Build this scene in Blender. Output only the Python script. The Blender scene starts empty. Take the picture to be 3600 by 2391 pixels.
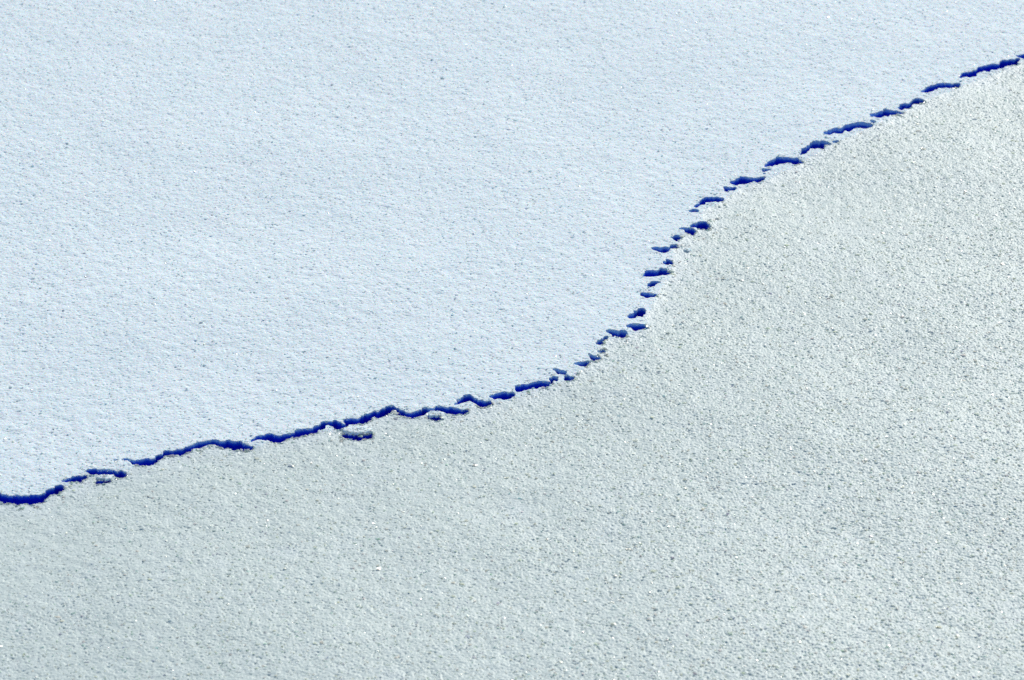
import bpy, math
import numpy as np

sc = bpy.context.scene
col = sc.collection
RNG = np.random.default_rng(7)

# ------------------------------------------------------------------ camera
PITCH = math.radians(32.0)          # the lens looks this far below the horizontal
DIST = 4.40                         # metres to the crack in the middle of the picture
LENS, SENSOR = 100.0, 36.0
CAM = np.array([0.0, -DIST * math.cos(PITCH), DIST * math.sin(PITCH)])
cd = bpy.data.cameras.new('camera')
cd.lens = LENS; cd.sensor_width = SENSOR; cd.sensor_fit = 'HORIZONTAL'
cd.clip_start = 0.05; cd.clip_end = 3000
cd.dof.use_dof = True; cd.dof.focus_distance = 4.45; cd.dof.aperture_fstop = 8.5
cam = bpy.data.objects.new('camera', cd); col.objects.link(cam)
cam.location = CAM.tolist(); cam.rotation_euler = (math.pi / 2 - PITCH, 0, 0)
sc.camera = cam

# ------------------------------------------------------------------ sky, sun, exposure
SUN_EL = math.radians(33.0)
SUN_AZ = math.radians(24.0)         # to the right of straight ahead (+Y)
w = bpy.data.worlds.new('World'); sc.world = w; w.use_nodes = True
nt = w.node_tree; nt.nodes.clear()
bg = nt.nodes.new('ShaderNodeBackground'); out = nt.nodes.new('ShaderNodeOutputWorld')
sky = nt.nodes.new('ShaderNodeTexSky'); sky.sky_type = 'NISHITA'; sky.sun_disc = False
sky.sun_elevation = SUN_EL; sky.sun_rotation = SUN_AZ
sky.air_density = 1.0; sky.dust_density = 0.3; sky.ozone_density = 1.5
bg.inputs['Strength'].default_value = 0.115
nt.links.new(sky.outputs[0], bg.inputs[0]); nt.links.new(bg.outputs[0], out.inputs[0])
ld = bpy.data.lights.new('sun', 'SUN'); ld.energy = 4.0; ld.angle = math.radians(0.5)
ld.color = (1.0, 0.94, 0.85)
sun = bpy.data.objects.new('sun', ld); col.objects.link(sun)
sun.rotation_euler = (-(math.pi / 2 - SUN_EL), 0, -SUN_AZ)
sc.view_settings.view_transform = 'Standard'; sc.view_settings.look = 'None'
sc.view_settings.exposure = 0.0; sc.view_settings.gamma = 1.0
sc.view_settings.use_curve_mapping = False
sc.cycles.use_denoising = False
sc.cycles.max_bounces = 6; sc.cycles.diffuse_bounces = 5; sc.cycles.glossy_bounces = 3

# ------------------------------------------------------------------ photograph point -> ground point
W0, H0 = 3600.0, 2391.0
def ground(px, py, z=0.0):
    """where the line of sight through a point of the photograph meets the height z"""
    px = np.asarray(px, float); py = np.asarray(py, float)
    u = (px - W0 / 2) / W0 * SENSOR / LENS
    v = -(py - H0 / 2) / W0 * SENSOR / LENS
    s, c = math.sin(PITCH), math.cos(PITCH)
    dx, dy, dz = u, c + v * s, -s + v * c
    t = (z - CAM[2]) / dz
    return np.stack([CAM[0] + t * dx, CAM[1] + t * dy], -1)

# ------------------------------------------------------------------ the traced crack
S = 2.6133
def crop(ox, oy, pts):
    return [(ox + x / S, oy + a / S, oy + b / S) for x, a, b in pts]
C1, C2, C3, C4, C5 = (0, 1500), (800, 1300), (1600, 1050), (2000, 550), (2700, 100)
OPEN = [   # (x, upper edge, lower edge) of every opening, in the crop it was read from
 (C1, [(-520,648,700),(-300,600,660),(-120,622,680),(0,625,685),(80,628,690),(160,635,698),(240,635,698),(300,635,695),(330,628,690),(380,615,672),(430,590,640),(470,560,612),(520,535,605),(570,525,585),(588,540,570)]),
 (C1, [(575,485,495),(620,460,505),(680,445,500),(730,435,498),(780,430,475),(800,435,460)]),
 (C1, [(795,405,412),(830,390,425),(880,390,425),(920,395,435),(980,390,440),(1040,395,445),(1100,400,455),(1150,410,455),(1165,430,445)]),
 (C1, [(1050,320,325),(1090,295,318),(1150,292,318),(1200,300,322),(1215,300,345),(1260,305,360),(1320,308,368),(1380,300,355),(1430,285,330),(1460,260,310),(1520,228,285),(1600,215,270),(1680,205,262),(1740,190,235),(1780,160,205),(1840,155,195),(1900,145,180),(1960,140,175),(2020,145,178),(2080,135,200),(2150,130,205),(2220,150,215),(2280,165,210),(2312,182,198)]),
 (C2, [(205,645,655),(250,610,650),(300,592,645),(370,588,650),(430,595,655),(470,608,665),(500,605,660),(520,590,640),(580,580,625),(640,563,615),(700,550,605),(760,542,595),(815,540,570),(824,550,560)]),
 (C2, [(795,512,518),(830,500,555),(870,480,548),(930,470,520),(980,472,535),(1040,475,540),(1080,482,520),(1110,485,495)]),
 (C2, [(1075,457,462),(1110,450,485),(1160,450,498),(1210,445,490),(1250,420,475),(1290,400,448),(1330,380,432),(1390,378,440),(1440,360,415),(1480,335,385),(1530,328,378),(1580,350,365)]),
 (C2, [(1555,380,390),(1600,378,430),(1660,395,443),(1730,395,440),(1765,365,425),(1810,355,402),(1870,355,388),(1920,350,386),(1960,350,390),(2020,350,405),(2080,352,410),(2150,370,415),(2190,362,395),(2215,360,375)]),
 (C2, [(1045,574,592),(1080,570,620),(1140,576,636),(1200,580,640),(1260,574,624),(1310,572,612),(1338,577,588)]),
 (C2, [(1840,427,442),(1870,412,462),(1910,410,474),(1950,412,462),(1975,430,440)]),
 (C1, [(885,486,500),(940,472,514),(1005,476,502)]),
 (C3, [(-10,962,966),(40,930,965),(90,895,950),(130,885,930),(170,915,955),(220,930,985),(260,935,992),(310,935,965),(330,945,955)]),
 (C3, [(320,895,905),(360,880,925),(430,872,925),(500,868,912),(545,872,892)]),
 (C3, [(545,812,825),(570,800,855),(620,795,850),(680,790,845),(730,765,835),(780,758,810),(830,760,808),(870,765,795),(895,772,785)]),
 (C3, [(870,745,752),(905,715,755),(940,720,745)]),
 (C3, [(900,660,668),(940,665,690),(980,672,702),(1020,670,690)]),
 (C3, [(1005,715,735),(1040,715,762),(1070,722,762),(1095,735,745)]),
 (C3, [(1085,595,602),(1120,595,630),(1170,590,640),(1210,578,615),(1235,580,600)]),
 (C3, [(1215,515,524),(1250,530,555),(1290,528,567),(1330,530,545)]),
 (C3, [(1300,478,488),(1330,475,507),(1375,480,490)]),
 (C3, [(1300,410,425),(1330,396,432),(1350,372,415),(1370,360,398),(1400,360,380)]),
 (C3, [(1370,300,310),(1400,297,335),(1440,308,347),(1490,322,360),(1540,306,358),(1575,320,340)]),
 (C3, [(1555,265,270),(1610,255,290),(1670,250,297),(1730,240,292),(1785,270,280)]),
 (C3, [(1590,170,185),(1640,148,190),(1690,110,172),(1730,93,150),(1750,105,125)]),
 (C4, [(655,1275,1290),(690,1262,1300),(750,1263,1302),(800,1262,1300),(815,1275,1285)]),
 (C4, [(720,1188,1205),(755,1162,1208),(790,1160,1185),(840,1160,1172)]),
 (C4, [(680,1090,1100),(720,1065,1108),(790,1052,1108),(850,1048,1095),(900,1055,1085),(930,1065,1072)]),
 (C4, [(860,978,990),(900,955,1005),(945,950,985)]),
 (C4, [(755,843,852),(820,848,872),(870,846,882),(925,845,890)]),
 (C4, [(935,820,845),(960,808,852),(985,815,845)]),
 (C4, [(950,750,765),(990,738,785),(1030,738,762)]),
 (C4, [(1015,670,680),(1060,668,700),(1110,665,710),(1150,670,718),(1165,690,705)]),
 (C4, [(1110,638,645),(1170,620,655),(1230,608,665),(1290,620,662),(1315,640,648)]),
 (C4, [(1085,506,515),(1150,488,518),(1190,503,515)]),
 (C4, [(1160,460,475),(1200,430,465),(1235,402,445),(1250,382,430),(1300,378,430),(1360,378,425),(1410,385,405)]),
 (C4, [(1410,290,298),(1450,290,325),(1490,282,325),(1535,285,305)]),
 (C4, [(1475,245,250),(1520,228,270),(1570,200,255),(1620,195,250),(1680,198,240),(1740,195,238),(1790,182,212)]),
 (C4, [(1780,128,150),(1820,128,145)]),
 (C5, [(-32,1268,1278),(20,1235,1275),(60,1210,1270),(120,1200,1245),(200,1200,1248),(270,1203,1245),(315,1220,1235)]),
 (C5, [(285,1150,1172),(340,1108,1155),(380,1085,1130),(395,1070,1110),(440,1060,1115),(500,1052,1110),(550,1055,1080)]),
 (C5, [(590,1048,1068),(650,1043,1060)]),
 (C5, [(500,988,996),(560,955,990),(610,940,978),(670,938,982),(720,900,955),(780,895,945),(850,885,925),(910,888,927),(960,893,915)]),
 (C5, [(945,863,880),(990,868,885)]),
 (C5, [(955,818,826),(1000,800,842),(1060,765,835),(1110,762,805),(1150,768,810),(1190,765,798),(1240,778,790)]),
 (C5, [(1190,743,752),(1230,705,747),(1270,700,747),(1300,700,740),(1315,678,712),(1350,650,700),(1390,648,690),(1430,665,680)]),
 (C5, [(1410,590,597),(1450,560,600),(1500,535,585),(1560,515,565),(1620,508,552),(1680,510,552),(1740,508,552),(1775,530,540)]),
 (C5, [(1750,492,506),(1785,484,500)]),
 (C5, [(1755,446,456),(1800,415,450),(1860,395,440),(1910,390,425),(1930,368,405),(1980,345,400),(2040,340,387),(2100,333,372),(2160,305,360),(2220,295,345),(2290,278,325),(2302,288,308)]),
 (C5, [(2280,243,253),(2310,248,272),(2352,240,280),(2480,205,250),(2640,150,200),(2700,135,160)]),
]
LINE = [(-3000,2300),(-1500,2000),(-700,1850),(-200,1768),(0,1762),(120,1765),(180,1735),(225,1715),(262,1690),(300,1672),(440,1672),(470,1640),(530,1638),
 (600,1602),(740,1574),(885,1576),(985,1550),(1110,1522),(1200,1508),(1290,1480),(1390,1446),(1440,1468),(1480,1468),(1620,1458),(1655,1432),(1700,1428),
 (1810,1403),(1935,1358),(2010,1338),(2040,1310),(2100,1262),(2118,1225),(2135,1200),(2205,1188),(2278,1162),(2275,1115),(2312,1048),(2330,1010),(2358,970),
 (2364,930),(2372,880),(2400,830),(2500,803),(2470,770),(2475,745),(2545,710),(2600,668),(2690,640),(2820,573),(2910,520),(3070,452),(3170,402),(3250,358),
 (3380,308),(3590,222),(3700,170),(4200,-60),(5200,-500),(7000,-1100)]
HSTEP = 0.003

# ------------------------------------------------------------------ the ground grid: fine where the crack is, coarse to the horizon
def axis(a, b, step, far):
    inner = np.arange(a, b + step / 2, step)
    d, k, p = [], step, 0.0
    while p < far:
        k *= 1.16; p += k; d.append(p)
    d = np.array(d)
    return np.concatenate([a - d[::-1], inner, b + d]), len(d), len(inner)
DX, DY = 0.0009, 0.0011
X, ox, nx = axis(-1.10, 1.10, DX, 400.0)
Y, oy, ny = axis(-0.95, 1.36, DY, 400.0)
XX, YY = np.meshgrid(X[ox:ox+nx], Y[oy:oy+ny])          # fine area only
XX = XX.astype(np.float32); YY = YY.astype(np.float32)

def in_poly(P, px, py):
    r = np.zeros(px.shape, bool)
    n = len(P)
    for i in range(n):
        x0, y0 = P[i]; x1, y1 = P[(i + 1) % n]
        if y0 == y1: continue
        c = (y0 > py) != (y1 > py)
        r ^= c & (px < (x1 - x0) * (py - y0) / (y1 - y0) + x0)
    return r

FY = np.fft.fftfreq(ny, DY)[:, None]; FX = np.fft.rfftfreq(nx, DX)[None, :]
FR2 = (FX ** 2 + FY ** 2).astype(np.float32)
def blur(a, s):
    return np.fft.irfft2(np.fft.rfft2(a) * np.exp(-2 * (math.pi * s) ** 2 * FR2), s=a.shape).astype(np.float32)
def noise(s, s2=None, ax=1.0):
    """smooth noise of feature size s metres (ax times longer along x), zero mean, unit deviation"""
    F = FR2 if ax == 1.0 else ((FX * ax) ** 2 + FY ** 2).astype(np.float32)
    k = np.exp(-2 * (math.pi * s) ** 2 * F)
    if s2: k = k - np.exp(-2 * (math.pi * s2) ** 2 * F)
    a = np.fft.irfft2(np.fft.rfft2(RNG.standard_normal((ny, nx)).astype(np.float32)) * k, s=(ny, nx)).astype(np.float32)
    return (a - a.mean()) / a.std()

# a little raggedness on every outline
jx = noise(0.003) * 0.0012 + noise(0.0011) * 0.0013; jy = noise(0.003) * 0.0016 + noise(0.0011) * 0.0015
line = ground(*zip(*LINE))
lower_poly = np.vstack([line, [[40, line[-1, 1]], [40, -40], [-40, -40], [-40, line[0, 1]]]])
lower = in_poly(lower_poly, XX + jx, YY + jy)
side = blur(lower.astype(np.float32), 0.015)            # 0 on the snow, 1 on the frost crust
near_lower = blur(lower.astype(np.float32), 0.003)
hole = np.zeros(XX.shape, bool); which = np.zeros(XX.shape, np.int16); labels = []
for (o, pts) in OPEN:
    q = crop(*o, pts)
    xs = np.array([p[0] for p in q]); a = np.array([p[1] for p in q]); b = np.array([p[2] for p in q])
    g = 1.6 if q[0][2] < 1330 else 1.0                 # the farther openings are cut a touch wider, the rim hides more of them
    top = ground(xs, a - 2.0 * g, HSTEP); bot = ground(xs, b + 1.2 * g, 0.0)
    bot[:, 1] = np.minimum(bot[:, 1], top[:, 1] - 0.0035)
    P = np.vstack([top, bot[::-1]])
    x0, y0 = P.min(0) - 0.01; x1, y1 = P.max(0) + 0.01
    i0, i1 = np.searchsorted(Y[oy:oy+ny], [y0, y1]); j0, j1 = np.searchsorted(X[ox:ox+nx], [x0, x1])
    sl = (slice(i0, i1), slice(j0, j1))
    got = in_poly(P, XX[sl] + jx[sl], YY[sl] + jy[sl])
    hole[sl] |= got; which[sl][got] = len(labels) + 1; labels.append(P)
# small broken pits scattered close to the line
near = blur(hole.astype(np.float32), 0.006)
hole |= (noise(0.0013, 0.006, 2.2) > 2.5) & (near > 0.02) & (near < 0.45)
hm = blur(hole.astype(np.float32), 0.0018)
wide = blur(hole.astype(np.float32), 0.009)

# relief of the two surfaces
fine = noise(0.0008, 0.0028); soft = noise(0.0012, 0.004); mid = noise(0.004); big = noise(0.030); huge = noise(0.11)
patch = noise(0.05)
pits = np.maximum(noise(0.0009, 0.004, 1.8) - 0.7, 0)        # sparse small dimples in the powder
up_z = 0.00009 * soft + 0.00007 * fine - 0.00050 * pits + 0.00022 * mid + 0.0003 * big + 0.0012 * huge
lopits = np.maximum(noise(0.0008, 0.003, 1.9) - 0.9, 0)
rough = np.clip(0.92 + 0.45 * (0.8 * XX - 0.6 * YY) + 0.07 * patch + 0.06 * huge, 0.5, 1.6)     # the crust is coarser to the near right
lo_z = rough * (0.00013 * noise(0.0006, 0.0025, 1.4) + 0.00012 * fine - 0.00060 * lopits) + 0.0002 * mid + 0.0004 * big + 0.0016 * huge
step = HSTEP * (1 - np.clip(side, 0, 1)) + 0.0010 * np.exp(-((side - 0.25) / 0.22) ** 2) * (0.7 + 0.3 * noise(0.008))
base = step + up_z * (1 - near_lower) + lo_z * near_lower
t = np.clip((hm - 0.26) / 0.44, 0, 1); t = t * t * (3 - 2 * t)
zz = base - 0.024 * t
depth = t
for _ in range(7):                                      # carry each opening's number a little past its rim
    for ax, sh in ((0, 1), (0, -1), (1, 1), (1, -1)):
        rolled = np.roll(which, sh, ax)
        which = np.where(which == 0, rolled, which)

# ------------------------------------------------------------------ materials
def mat(name):
    m = bpy.data.materials.new(name); m.use_nodes = True
    b = m.node_tree.nodes['Principled BSDF']
    return m, m.node_tree, b
def bump(nt, b, scale, strength, dist):
    tc = nt.nodes.new('ShaderNodeTexCoord')
    n = nt.nodes.new('ShaderNodeTexNoise'); n.inputs['Scale'].default_value = scale; n.inputs['Detail'].default_value = 3
    bp = nt.nodes.new('ShaderNodeBump'); bp.inputs['Strength'].default_value = strength; bp.inputs['Distance'].default_value = dist
    nt.links.new(tc.outputs['Object'], n.inputs['Vector']); nt.links.new(n.outputs[0], bp.inputs['Height'])
    nt.links.new(bp.outputs[0], b.inputs['Normal'])
    return tc
def mottle(nt, b, tc, scale, c0, c1):
    n = nt.nodes.new('ShaderNodeTexNoise'); n.inputs['Scale'].default_value = scale; n.inputs['Detail'].default_value = 4
    r = nt.nodes.new('ShaderNodeValToRGB')
    r.color_ramp.elements[0].position = 0.35; r.color_ramp.elements[0].color = (*c0, 1)
    r.color_ramp.elements[1].position = 0.65; r.color_ramp.elements[1].color = (*c1, 1)
    nt.links.new(tc.outputs['Object'], n.inputs['Vector']); nt.links.new(n.outputs[0], r.inputs[0])
    nt.links.new(r.outputs[0], b.inputs['Base Color'])
m_snow, t1, b1 = mat('powder_snow')
tc = bump(t1, b1, 420, 0.35, 0.0012)
mottle(t1, b1, tc, 9, (0.735, 0.835, 0.85), (0.765, 0.855, 0.865))
b1.inputs['Subsurface Weight'].default_value = 0.6; b1.inputs['Subsurface Radius'].default_value = (0.5, 0.8, 1.0); b1.inputs['Subsurface Scale'].default_value = 0.0015
b1.inputs['Roughness'].default_value = 0.75; b1.inputs['Specular IOR Level'].default_value = 0.15
m_frost, t2, b2 = mat('frost_crust')
tc = bump(t2, b2, 650, 0.4, 0.0007)
mottle(t2, b2, tc, 160, (0.59, 0.68, 0.64), (0.67, 0.75, 0.70))
# powder blown over the crust beside the crack
dn = t2.nodes.new('ShaderNodeAttribute'); dn.attribute_name = 'dust'
mx = t2.nodes.new('ShaderNodeMix'); mx.data_type = 'RGBA'; mx.inputs[7].default_value = (0.70, 0.78, 0.77, 1)
old = b2.inputs['Base Color'].links[0].from_socket
t2.links.new(dn.outputs['Fac'], mx.inputs[0]); t2.links.new(old, mx.inputs[6]); t2.links.new(mx.outputs[2], b2.inputs['Base Color'])
b2.inputs['Roughness'].default_value = 0.5; b2.inputs['Specular IOR Level'].default_value = 0.25
m_shade, t3, b3 = mat('blue_shade')
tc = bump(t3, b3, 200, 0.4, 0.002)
# shade painted into the wall colour: grey-blue at the rim, navy further down
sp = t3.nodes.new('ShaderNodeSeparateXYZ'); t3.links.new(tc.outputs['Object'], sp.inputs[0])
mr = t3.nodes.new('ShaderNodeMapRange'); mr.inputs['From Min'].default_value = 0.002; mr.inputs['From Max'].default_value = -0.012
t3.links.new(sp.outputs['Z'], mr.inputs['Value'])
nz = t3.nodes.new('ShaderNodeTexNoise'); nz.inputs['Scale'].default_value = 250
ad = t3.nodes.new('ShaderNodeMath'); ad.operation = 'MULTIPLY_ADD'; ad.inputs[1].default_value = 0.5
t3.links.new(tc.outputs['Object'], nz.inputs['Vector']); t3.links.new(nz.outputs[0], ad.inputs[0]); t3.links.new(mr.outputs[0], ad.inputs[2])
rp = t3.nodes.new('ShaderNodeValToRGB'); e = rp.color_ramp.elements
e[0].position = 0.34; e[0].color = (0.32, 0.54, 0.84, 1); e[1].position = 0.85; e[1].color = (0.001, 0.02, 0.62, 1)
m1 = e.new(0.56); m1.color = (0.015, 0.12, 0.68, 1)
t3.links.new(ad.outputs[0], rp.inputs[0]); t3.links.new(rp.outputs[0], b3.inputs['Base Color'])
b3.inputs['Roughness'].default_value = 0.6; b3.inputs['Specular IOR Level'].default_value = 0.1
m_cry, t4, b4 = mat('ice_crystal')
at = t4.nodes.new('ShaderNodeAttribute'); at.attribute_name = 'tint'
t4.links.new(at.outputs['Color'], b4.inputs['Base Color'])
# clear ice lets the low sun through towards the viewer
tl = t4.nodes.new('ShaderNodeBsdfTranslucent'); ms = t4.nodes.new('ShaderNodeMixShader'); ms.inputs[0].default_value = 0.62
t4.links.new(at.outputs['Color'], tl.inputs['Color'])
t4.links.new(b4.outputs[0], ms.inputs[1]); t4.links.new(tl.outputs[0], ms.inputs[2])
t4.links.new(ms.outputs[0], t4.nodes['Material Output'].inputs['Surface'])
b4.inputs['Roughness'].default_value = 0.25; b4.inputs['Specular IOR Level'].default_value = 0.9

# ------------------------------------------------------------------ mesh helpers
def make(name, verts, faces_flat, sizes, mats, mi=None, tint=None, smooth=True):
    me = bpy.data.meshes.new(name)
    me.vertices.add(len(verts)); me.vertices.foreach_set('co', np.ascontiguousarray(verts, np.float32).ravel())
    me.loops.add(len(faces_flat)); me.loops.foreach_set('vertex_index', faces_flat.astype(np.int32))
    n = len(sizes); me.polygons.add(n)
    st = np.concatenate([[0], np.cumsum(sizes)[:-1]]).astype(np.int32)
    me.polygons.foreach_set('loop_start', st)
    for m in mats: me.materials.append(m)
    if mi is not None: me.polygons.foreach_set('material_index', mi.astype(np.int32))
    sm = np.full(n, smooth) if np.isscalar(smooth) else smooth
    me.polygons.foreach_set('use_smooth', sm)
    me.update(calc_edges=True)
    if tint is not None:
        a = me.color_attributes.new('tint', 'FLOAT_COLOR', 'POINT')
        a.data.foreach_set('color', np.ascontiguousarray(tint, np.float32).ravel())
    o = bpy.data.objects.new(name, me); col.objects.link(o)
    return o
def tag(o, label=None, cat=None, kind=None, group=None):
    for k, v in (('label', label), ('category', cat), ('kind', kind), ('group', group)):
        if v: o[k] = v

OCT_F = np.array([[0,2,4],[2,1,4],[1,3,4],[3,0,4],[2,0,5],[1,2,5],[3,1,5],[0,3,5]])
def chips(pos, size, flat, tint):
    """small irregular eight-sided ice chips, each with its own turn, size and tint"""
    n = len(pos)
    v = np.array([[1,0,0],[-1,0,0],[0,1,0],[0,-1,0],[0,0,1],[0,0,-1]], float)[None] * np.ones((n, 1, 1))
    v = v * RNG.uniform(0.6, 1.25, (n, 6, 1))
    v[:, :, 2] *= flat; v[:, :, 0] *= RNG.uniform(0.7, 1.4, (n, 1))
    q = RNG.standard_normal((n, 4)); q /= np.linalg.norm(q, axis=1, keepdims=True)
    a, b, c, d = q.T
    R = np.stack([1-2*(c*c+d*d), 2*(b*c-a*d), 2*(b*d+a*c), 2*(b*c+a*d), 1-2*(b*b+d*d), 2*(c*d-a*b),
                  2*(b*d-a*c), 2*(c*d+a*b), 1-2*(b*b+c*c)], -1).reshape(n, 3, 3)
    v = np.einsum('nij,nkj->nki', R, v) * np.array((1.2, 1.0, 0.6)) * size[:, None, None] + pos[:, None, :]
    f = (OCT_F[None] + (np.arange(n) * 6)[:, None, None]).reshape(-1)
    return v.reshape(-1, 3), f, np.full(n * 8, 3), np.repeat(tint, 6, axis=0)

# whole grid heights
ZZ = np.zeros((len(Y), len(X)), np.float32)
gx, gy = np.meshgrid(X, Y)
LW = in_poly(lower_poly, gx, gy)
ZZ[~LW] = HSTEP
LW[oy:oy+ny, ox:ox+nx] = lower
edge = np.minimum(np.minimum(XX - XX.min(), XX.max() - XX), np.minimum(YY - YY.min(), YY.max() - YY))
f = np.clip(edge / 0.03, 0, 1)
ZZ[oy:oy+ny, ox:ox+nx] = zz * f + HSTEP * (~lower) * (1 - f)
DP = np.zeros_like(ZZ); DP[oy:oy+ny, ox:ox+nx] = depth * f
V = np.stack([gx, gy, ZZ], -1).reshape(-1, 3)
nX, nY = len(X), len(Y)
ii, jj = np.meshgrid(np.arange(nY - 1), np.arange(nX - 1), indexing='ij')
v00 = (ii * nX + jj).ravel()
quads = np.stack([v00, v00 + 1, v00 + nX + 1, v00 + nX], 1)
DPf = DP.ravel(); LWf = LW.ravel()
is_crack = (DPf[quads].max(1) > 0.20) & (np.pad(which, ((oy, nY - oy - ny), (ox, nX - ox - nx))).ravel()[quads].max(1) > 0)
is_low = LWf[quads].sum(1) >= 2
def sub(mask):
    q = quads[mask]
    u, inv = np.unique(q, return_inverse=True)
    return V[u], inv.reshape(-1)

def height_at(x, y):
    j = np.clip(((x - XX[0, 0]) / DX).round().astype(int), 0, nx - 1)
    i = np.clip(((y - YY[0, 0]) / DY).round().astype(int), 0, ny - 1)
    return zz[i, j], i, j
def tints(n, spread, base=(0.86, 0.90, 0.92)):
    t = np.ones((n, 4)); t[:, :3] = np.array(base) * RNG.uniform(0.8, 1.04, (n, 1)) + RNG.uniform(-spread, spread, (n, 3))
    lit = RNG.random(n) < 0.18; t[lit, :3] = (0.95, 0.95, 0.88)      # some paler chips, sparkle put into their colour
    return np.clip(t, 0, 0.97)

# chips on the frost crust
def scatter(n):
    x = RNG.uniform(-1.08, 1.08, n); y = RNG.uniform(-0.92, 1.3, n)
    z, i, j = height_at(x, y)
    return x, y, z, i, j
x, y, z, i, j = scatter(230000)
ri, rj = np.nonzero((hm > 0.08) & (hm < 0.30) & (RNG.random(hm.shape) < 0.5))   # and thickly along the rims
x = np.concatenate([x, XX[ri, rj] + RNG.uniform(-0.0005, 0.0005, len(ri))]); y = np.concatenate([y, YY[ri, rj] + RNG.uniform(-0.0006, 0.0006, len(ri))])
z, i, j = height_at(x, y)
rim = (RNG.random(len(x)) < 0.9) & (hm[i, j] > 0.02)
k = ((RNG.random(len(x)) < near_lower[i, j] * 0.8) | rim & (near_lower[i, j] > 0.3)) & (hm[i, j] < 0.62)
x, y, z = x[k], y[k], z[k]; ci, cj = i[k], j[k]
sz = RNG.gamma(4.0, 1 / 4.0, len(x)) * 0.00095 * (1 + 0.25 * near_lower[ci, cj] * np.clip(rough[ci, cj] - 0.8, 0, 1)) * (1 + 0.55 * (hm[ci, cj] > 0.03))
P = np.stack([x, y, z - sz * 0.05], 1)
T = tints(len(x), 0.065, (0.81, 0.87, 0.84))
# larger clear crystals standing proud of the crust, thickest to the near right and beside the crack
x, y, z, i, j = scatter(90000)
dens = np.clip(0.20 + 0.55 * (0.8 * x - 0.6 * y), 0.06, 0.85) + 0.35 * (near_lower[i, j] > 0.5) * np.clip((1 - side[i, j]) * 2.5, 0, 1)
k = (RNG.random(len(x)) < dens) & (near_lower[i, j] > 0.5) & (hm[i, j] < 0.15)
x, y, z = x[k], y[k], z[k]
s2 = RNG.gamma(5.0, 1 / 5.0, len(x)) * 0.00135
T2 = np.ones((len(x), 4)); T2[:, :3] = np.array((0.96, 0.95, 0.87)) + RNG.uniform(-0.05, 0.02, (len(x), 3))
P = np.vstack([P, np.stack([x, y, z + s2 * 0.15], 1)]); sz = np.concatenate([sz, s2]); T = np.clip(np.vstack([T, T2]), 0, 0.98)
cv, cf, cs, ct = chips(P, sz, 0.55, T)
gv, gf = sub(~is_crack & is_low)
ng = len(gf) // 4
tt = np.ones((len(gv), 4))
o = make('frosty_ground', np.vstack([gv, cv]), np.concatenate([gf, cf + len(gv)]),
         np.concatenate([np.full(ng, 4), cs]), [m_frost, m_cry],
         np.concatenate([np.zeros(ng), np.ones(len(cs))]), np.vstack([tt, ct]),
         np.concatenate([np.ones(ng, bool), np.zeros(len(cs), bool)]))
dust = np.zeros(ZZ.shape, np.float32)
dust[oy:oy+ny, ox:ox+nx] = np.clip((1 - blur(lower.astype(np.float32), 0.028)) * 1.6 + 0.12 * noise(0.012), 0, 0.8) * f
da = o.data.attributes.new('dust', 'FLOAT', 'POINT')
used = np.unique(quads[~is_crack & is_low])
da.data.foreach_set('value', np.concatenate([dust.ravel()[used], np.zeros(len(cv), np.float32)]))
tag(o, 'coarse glittering grey-green frost crust below the crack', 'ground', 'structure')

# finer grains on the powder snow, thickest by the crack
x, y, z, i, j = scatter(120000)
k = (RNG.random(len(x)) < (1 - near_lower[i, j]) * (0.28 + 0.7 * np.clip(side[i, j] * 8 + wide[i, j] * 4, 0, 1))) & (hm[i, j] < 0.30)
x, y, z = x[k], y[k], z[k]
sz = RNG.gamma(6.0, 1 / 6.0, len(x)) * 0.00105
P = np.stack([x, y, z + sz * 0.1], 1)
cv, cf, cs, ct = chips(P, sz, 0.7, tints(len(x), 0.02, (0.80, 0.89, 0.92)))
gv, gf = sub(~is_crack & ~is_low)
ng = len(gf) // 4
o = make('snow_ground', np.vstack([gv, cv]), np.concatenate([gf, cf + len(gv)]),
         np.concatenate([np.full(ng, 4), cs]), [m_snow, m_cry],
         np.concatenate([np.zeros(ng), np.ones(len(cs))]), np.vstack([np.ones((len(gv), 4)), ct]),
         np.concatenate([np.ones(ng, bool), np.zeros(len(cs), bool)]))
tag(o, 'smooth pale blue powder snow above the crack', 'snow', 'structure')

root = bpy.data.objects.new('crack', None); col.objects.link(root); root.location = (0.15, 0, 0)
WH = np.zeros(ZZ.shape, np.int16); WH[oy:oy+ny, ox:ox+nx] = which
wf = WH.ravel()[quads].max(1)
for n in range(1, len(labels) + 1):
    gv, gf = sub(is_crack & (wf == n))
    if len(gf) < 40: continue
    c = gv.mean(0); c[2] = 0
    o = make('crack_opening', gv - c, gf, np.full(len(gf) // 4, 4), [m_shade])
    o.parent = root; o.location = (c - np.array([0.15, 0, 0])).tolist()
o = root
tag(o, 'broken deep blue crack winding diagonally between smooth snow and coarse frost', 'crack')

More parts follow.
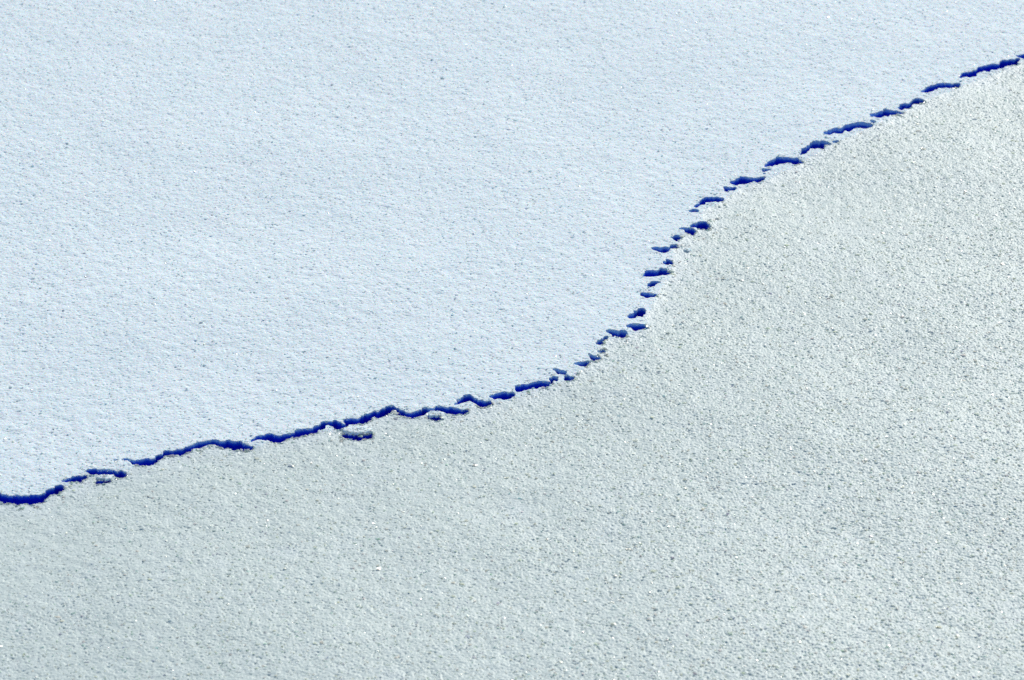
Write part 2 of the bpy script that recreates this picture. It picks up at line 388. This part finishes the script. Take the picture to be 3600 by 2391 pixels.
# ------------------------------------------------------------------ loose clumps of snow lying just below the crack
def oy0(v): return np.clip(((v - YY[0, 0]) / DY).round().astype(int), 0, ny - 1)
def ox0(v): return np.clip(((v - XX[0, 0]) / DX).round().astype(int), 0, nx - 1)
def clump(px0, px1, py_top, py_bot, hgt, seed, label, up=0.0):
    """a flattened ragged lump of snow; the photo extents give its width and where it stands"""
    r = np.random.default_rng(seed)
    a = ground(px0, py_bot); b = ground(px1, py_bot)
    cx = (a[0] + b[0]) / 2; wx = (b[0] - a[0]) / 2
    front = ground((px0 + px1) / 2, py_bot)[1]
    back = ground((px0 + px1) / 2, py_top, hgt)[1]
    wy = max((back - front) / 2, 0.006); cy = (front + back) / 2
    na, nb = 150, 70
    th = np.linspace(0, 2 * math.pi, na, endpoint=False); rr = np.linspace(0, 1, nb)
    TH, RR = np.meshgrid(th, rr)
    rim = 1 + sum(r.uniform(0.03, 0.09) / (k ** 0.4) * np.cos(k * TH + r.uniform(0, 6.3)) for k in range(2, 9)) * 0.6
    bx = RR * np.cos(TH) * rim; by = RR * np.sin(TH) * rim
    # steep towards the front, easing off towards the back
    sx = np.sign(bx) * np.abs(bx); 
    prof = np.clip(1 - RR ** 9, 0, 1) ** 0.6
    zf = prof * (1.0 - 0.10 * by) * hgt
    lump = sum(r.uniform(0.4, 1) * np.sin(r.uniform(6, 16) * bx + r.uniform(0, 6)) * np.sin(r.uniform(6, 16) * by + r.uniform(0, 6)) for _ in range(5))
    zf = zf * (1 + 0.015 * lump) + RR * 0
    vx = cx + bx * wx; vy = cy + by * wy
    gz, _, _ = height_at(np.array([cx]), np.array([front]))
    z0 = -0.002 + up
    ragged = (jx[oy0(vy), ox0(vx)] + jy[oy0(vy), ox0(vx)]) * 0.5
    vz = z0 + zf; vy = vy + ragged * RR ** 4; vx = vx + ragged * RR ** 4
    v = np.stack([vx, vy, vz], -1).reshape(-1, 3)
    q = []
    for i in range(nb - 1):
        for j in range(na):
            q.append((i * na + j, (i + 1) * na + j, (i + 1) * na + (j + 1) % na, i * na + (j + 1) % na))
    q = np.array(q)
    nc = int(260 * wx / 0.06)
    pick = r.integers(0, len(v), nc)
    sz = r.gamma(6.0, 1 / 6.0, nc) * 0.0011
    cv, cf, cs, ct = chips(v[pick], sz, 0.7, tints(nc, 0.02, (0.80, 0.89, 0.92)))
    o = make('snow_clump', np.vstack([v, cv]), np.concatenate([q.ravel(), cf + len(v)]),
             np.concatenate([np.full(len(q), 4), cs]), [m_snow, m_cry],
             np.concatenate([np.zeros(len(q)), np.ones(len(cs))]), np.vstack([np.ones((len(v), 4)), ct]),
             np.concatenate([np.ones(len(q), bool), np.zeros(len(cs), bool)]))
    tag(o, label, 'snow clump', group='loose snow clumps beside the crack')
clump(1196, 1314, 1490, 1526, 0.004, 3, 'largest white snow clump, overhanging a dark blue hollow just below the crack')
clump(1494, 1566, 1439, 1465, 0.0035, 5, 'small round snow clump jutting in front of the long wavy crack opening')
clump(336, 394, 1662, 1687, 0.0035, 8, 'low snow clump farthest left, just under the short crack openings near the left edge')
clump(2404, 2430, 868, 886, 0.005, 9, 'tiny snow clump on frost right of the narrow steep stretch of the crack')
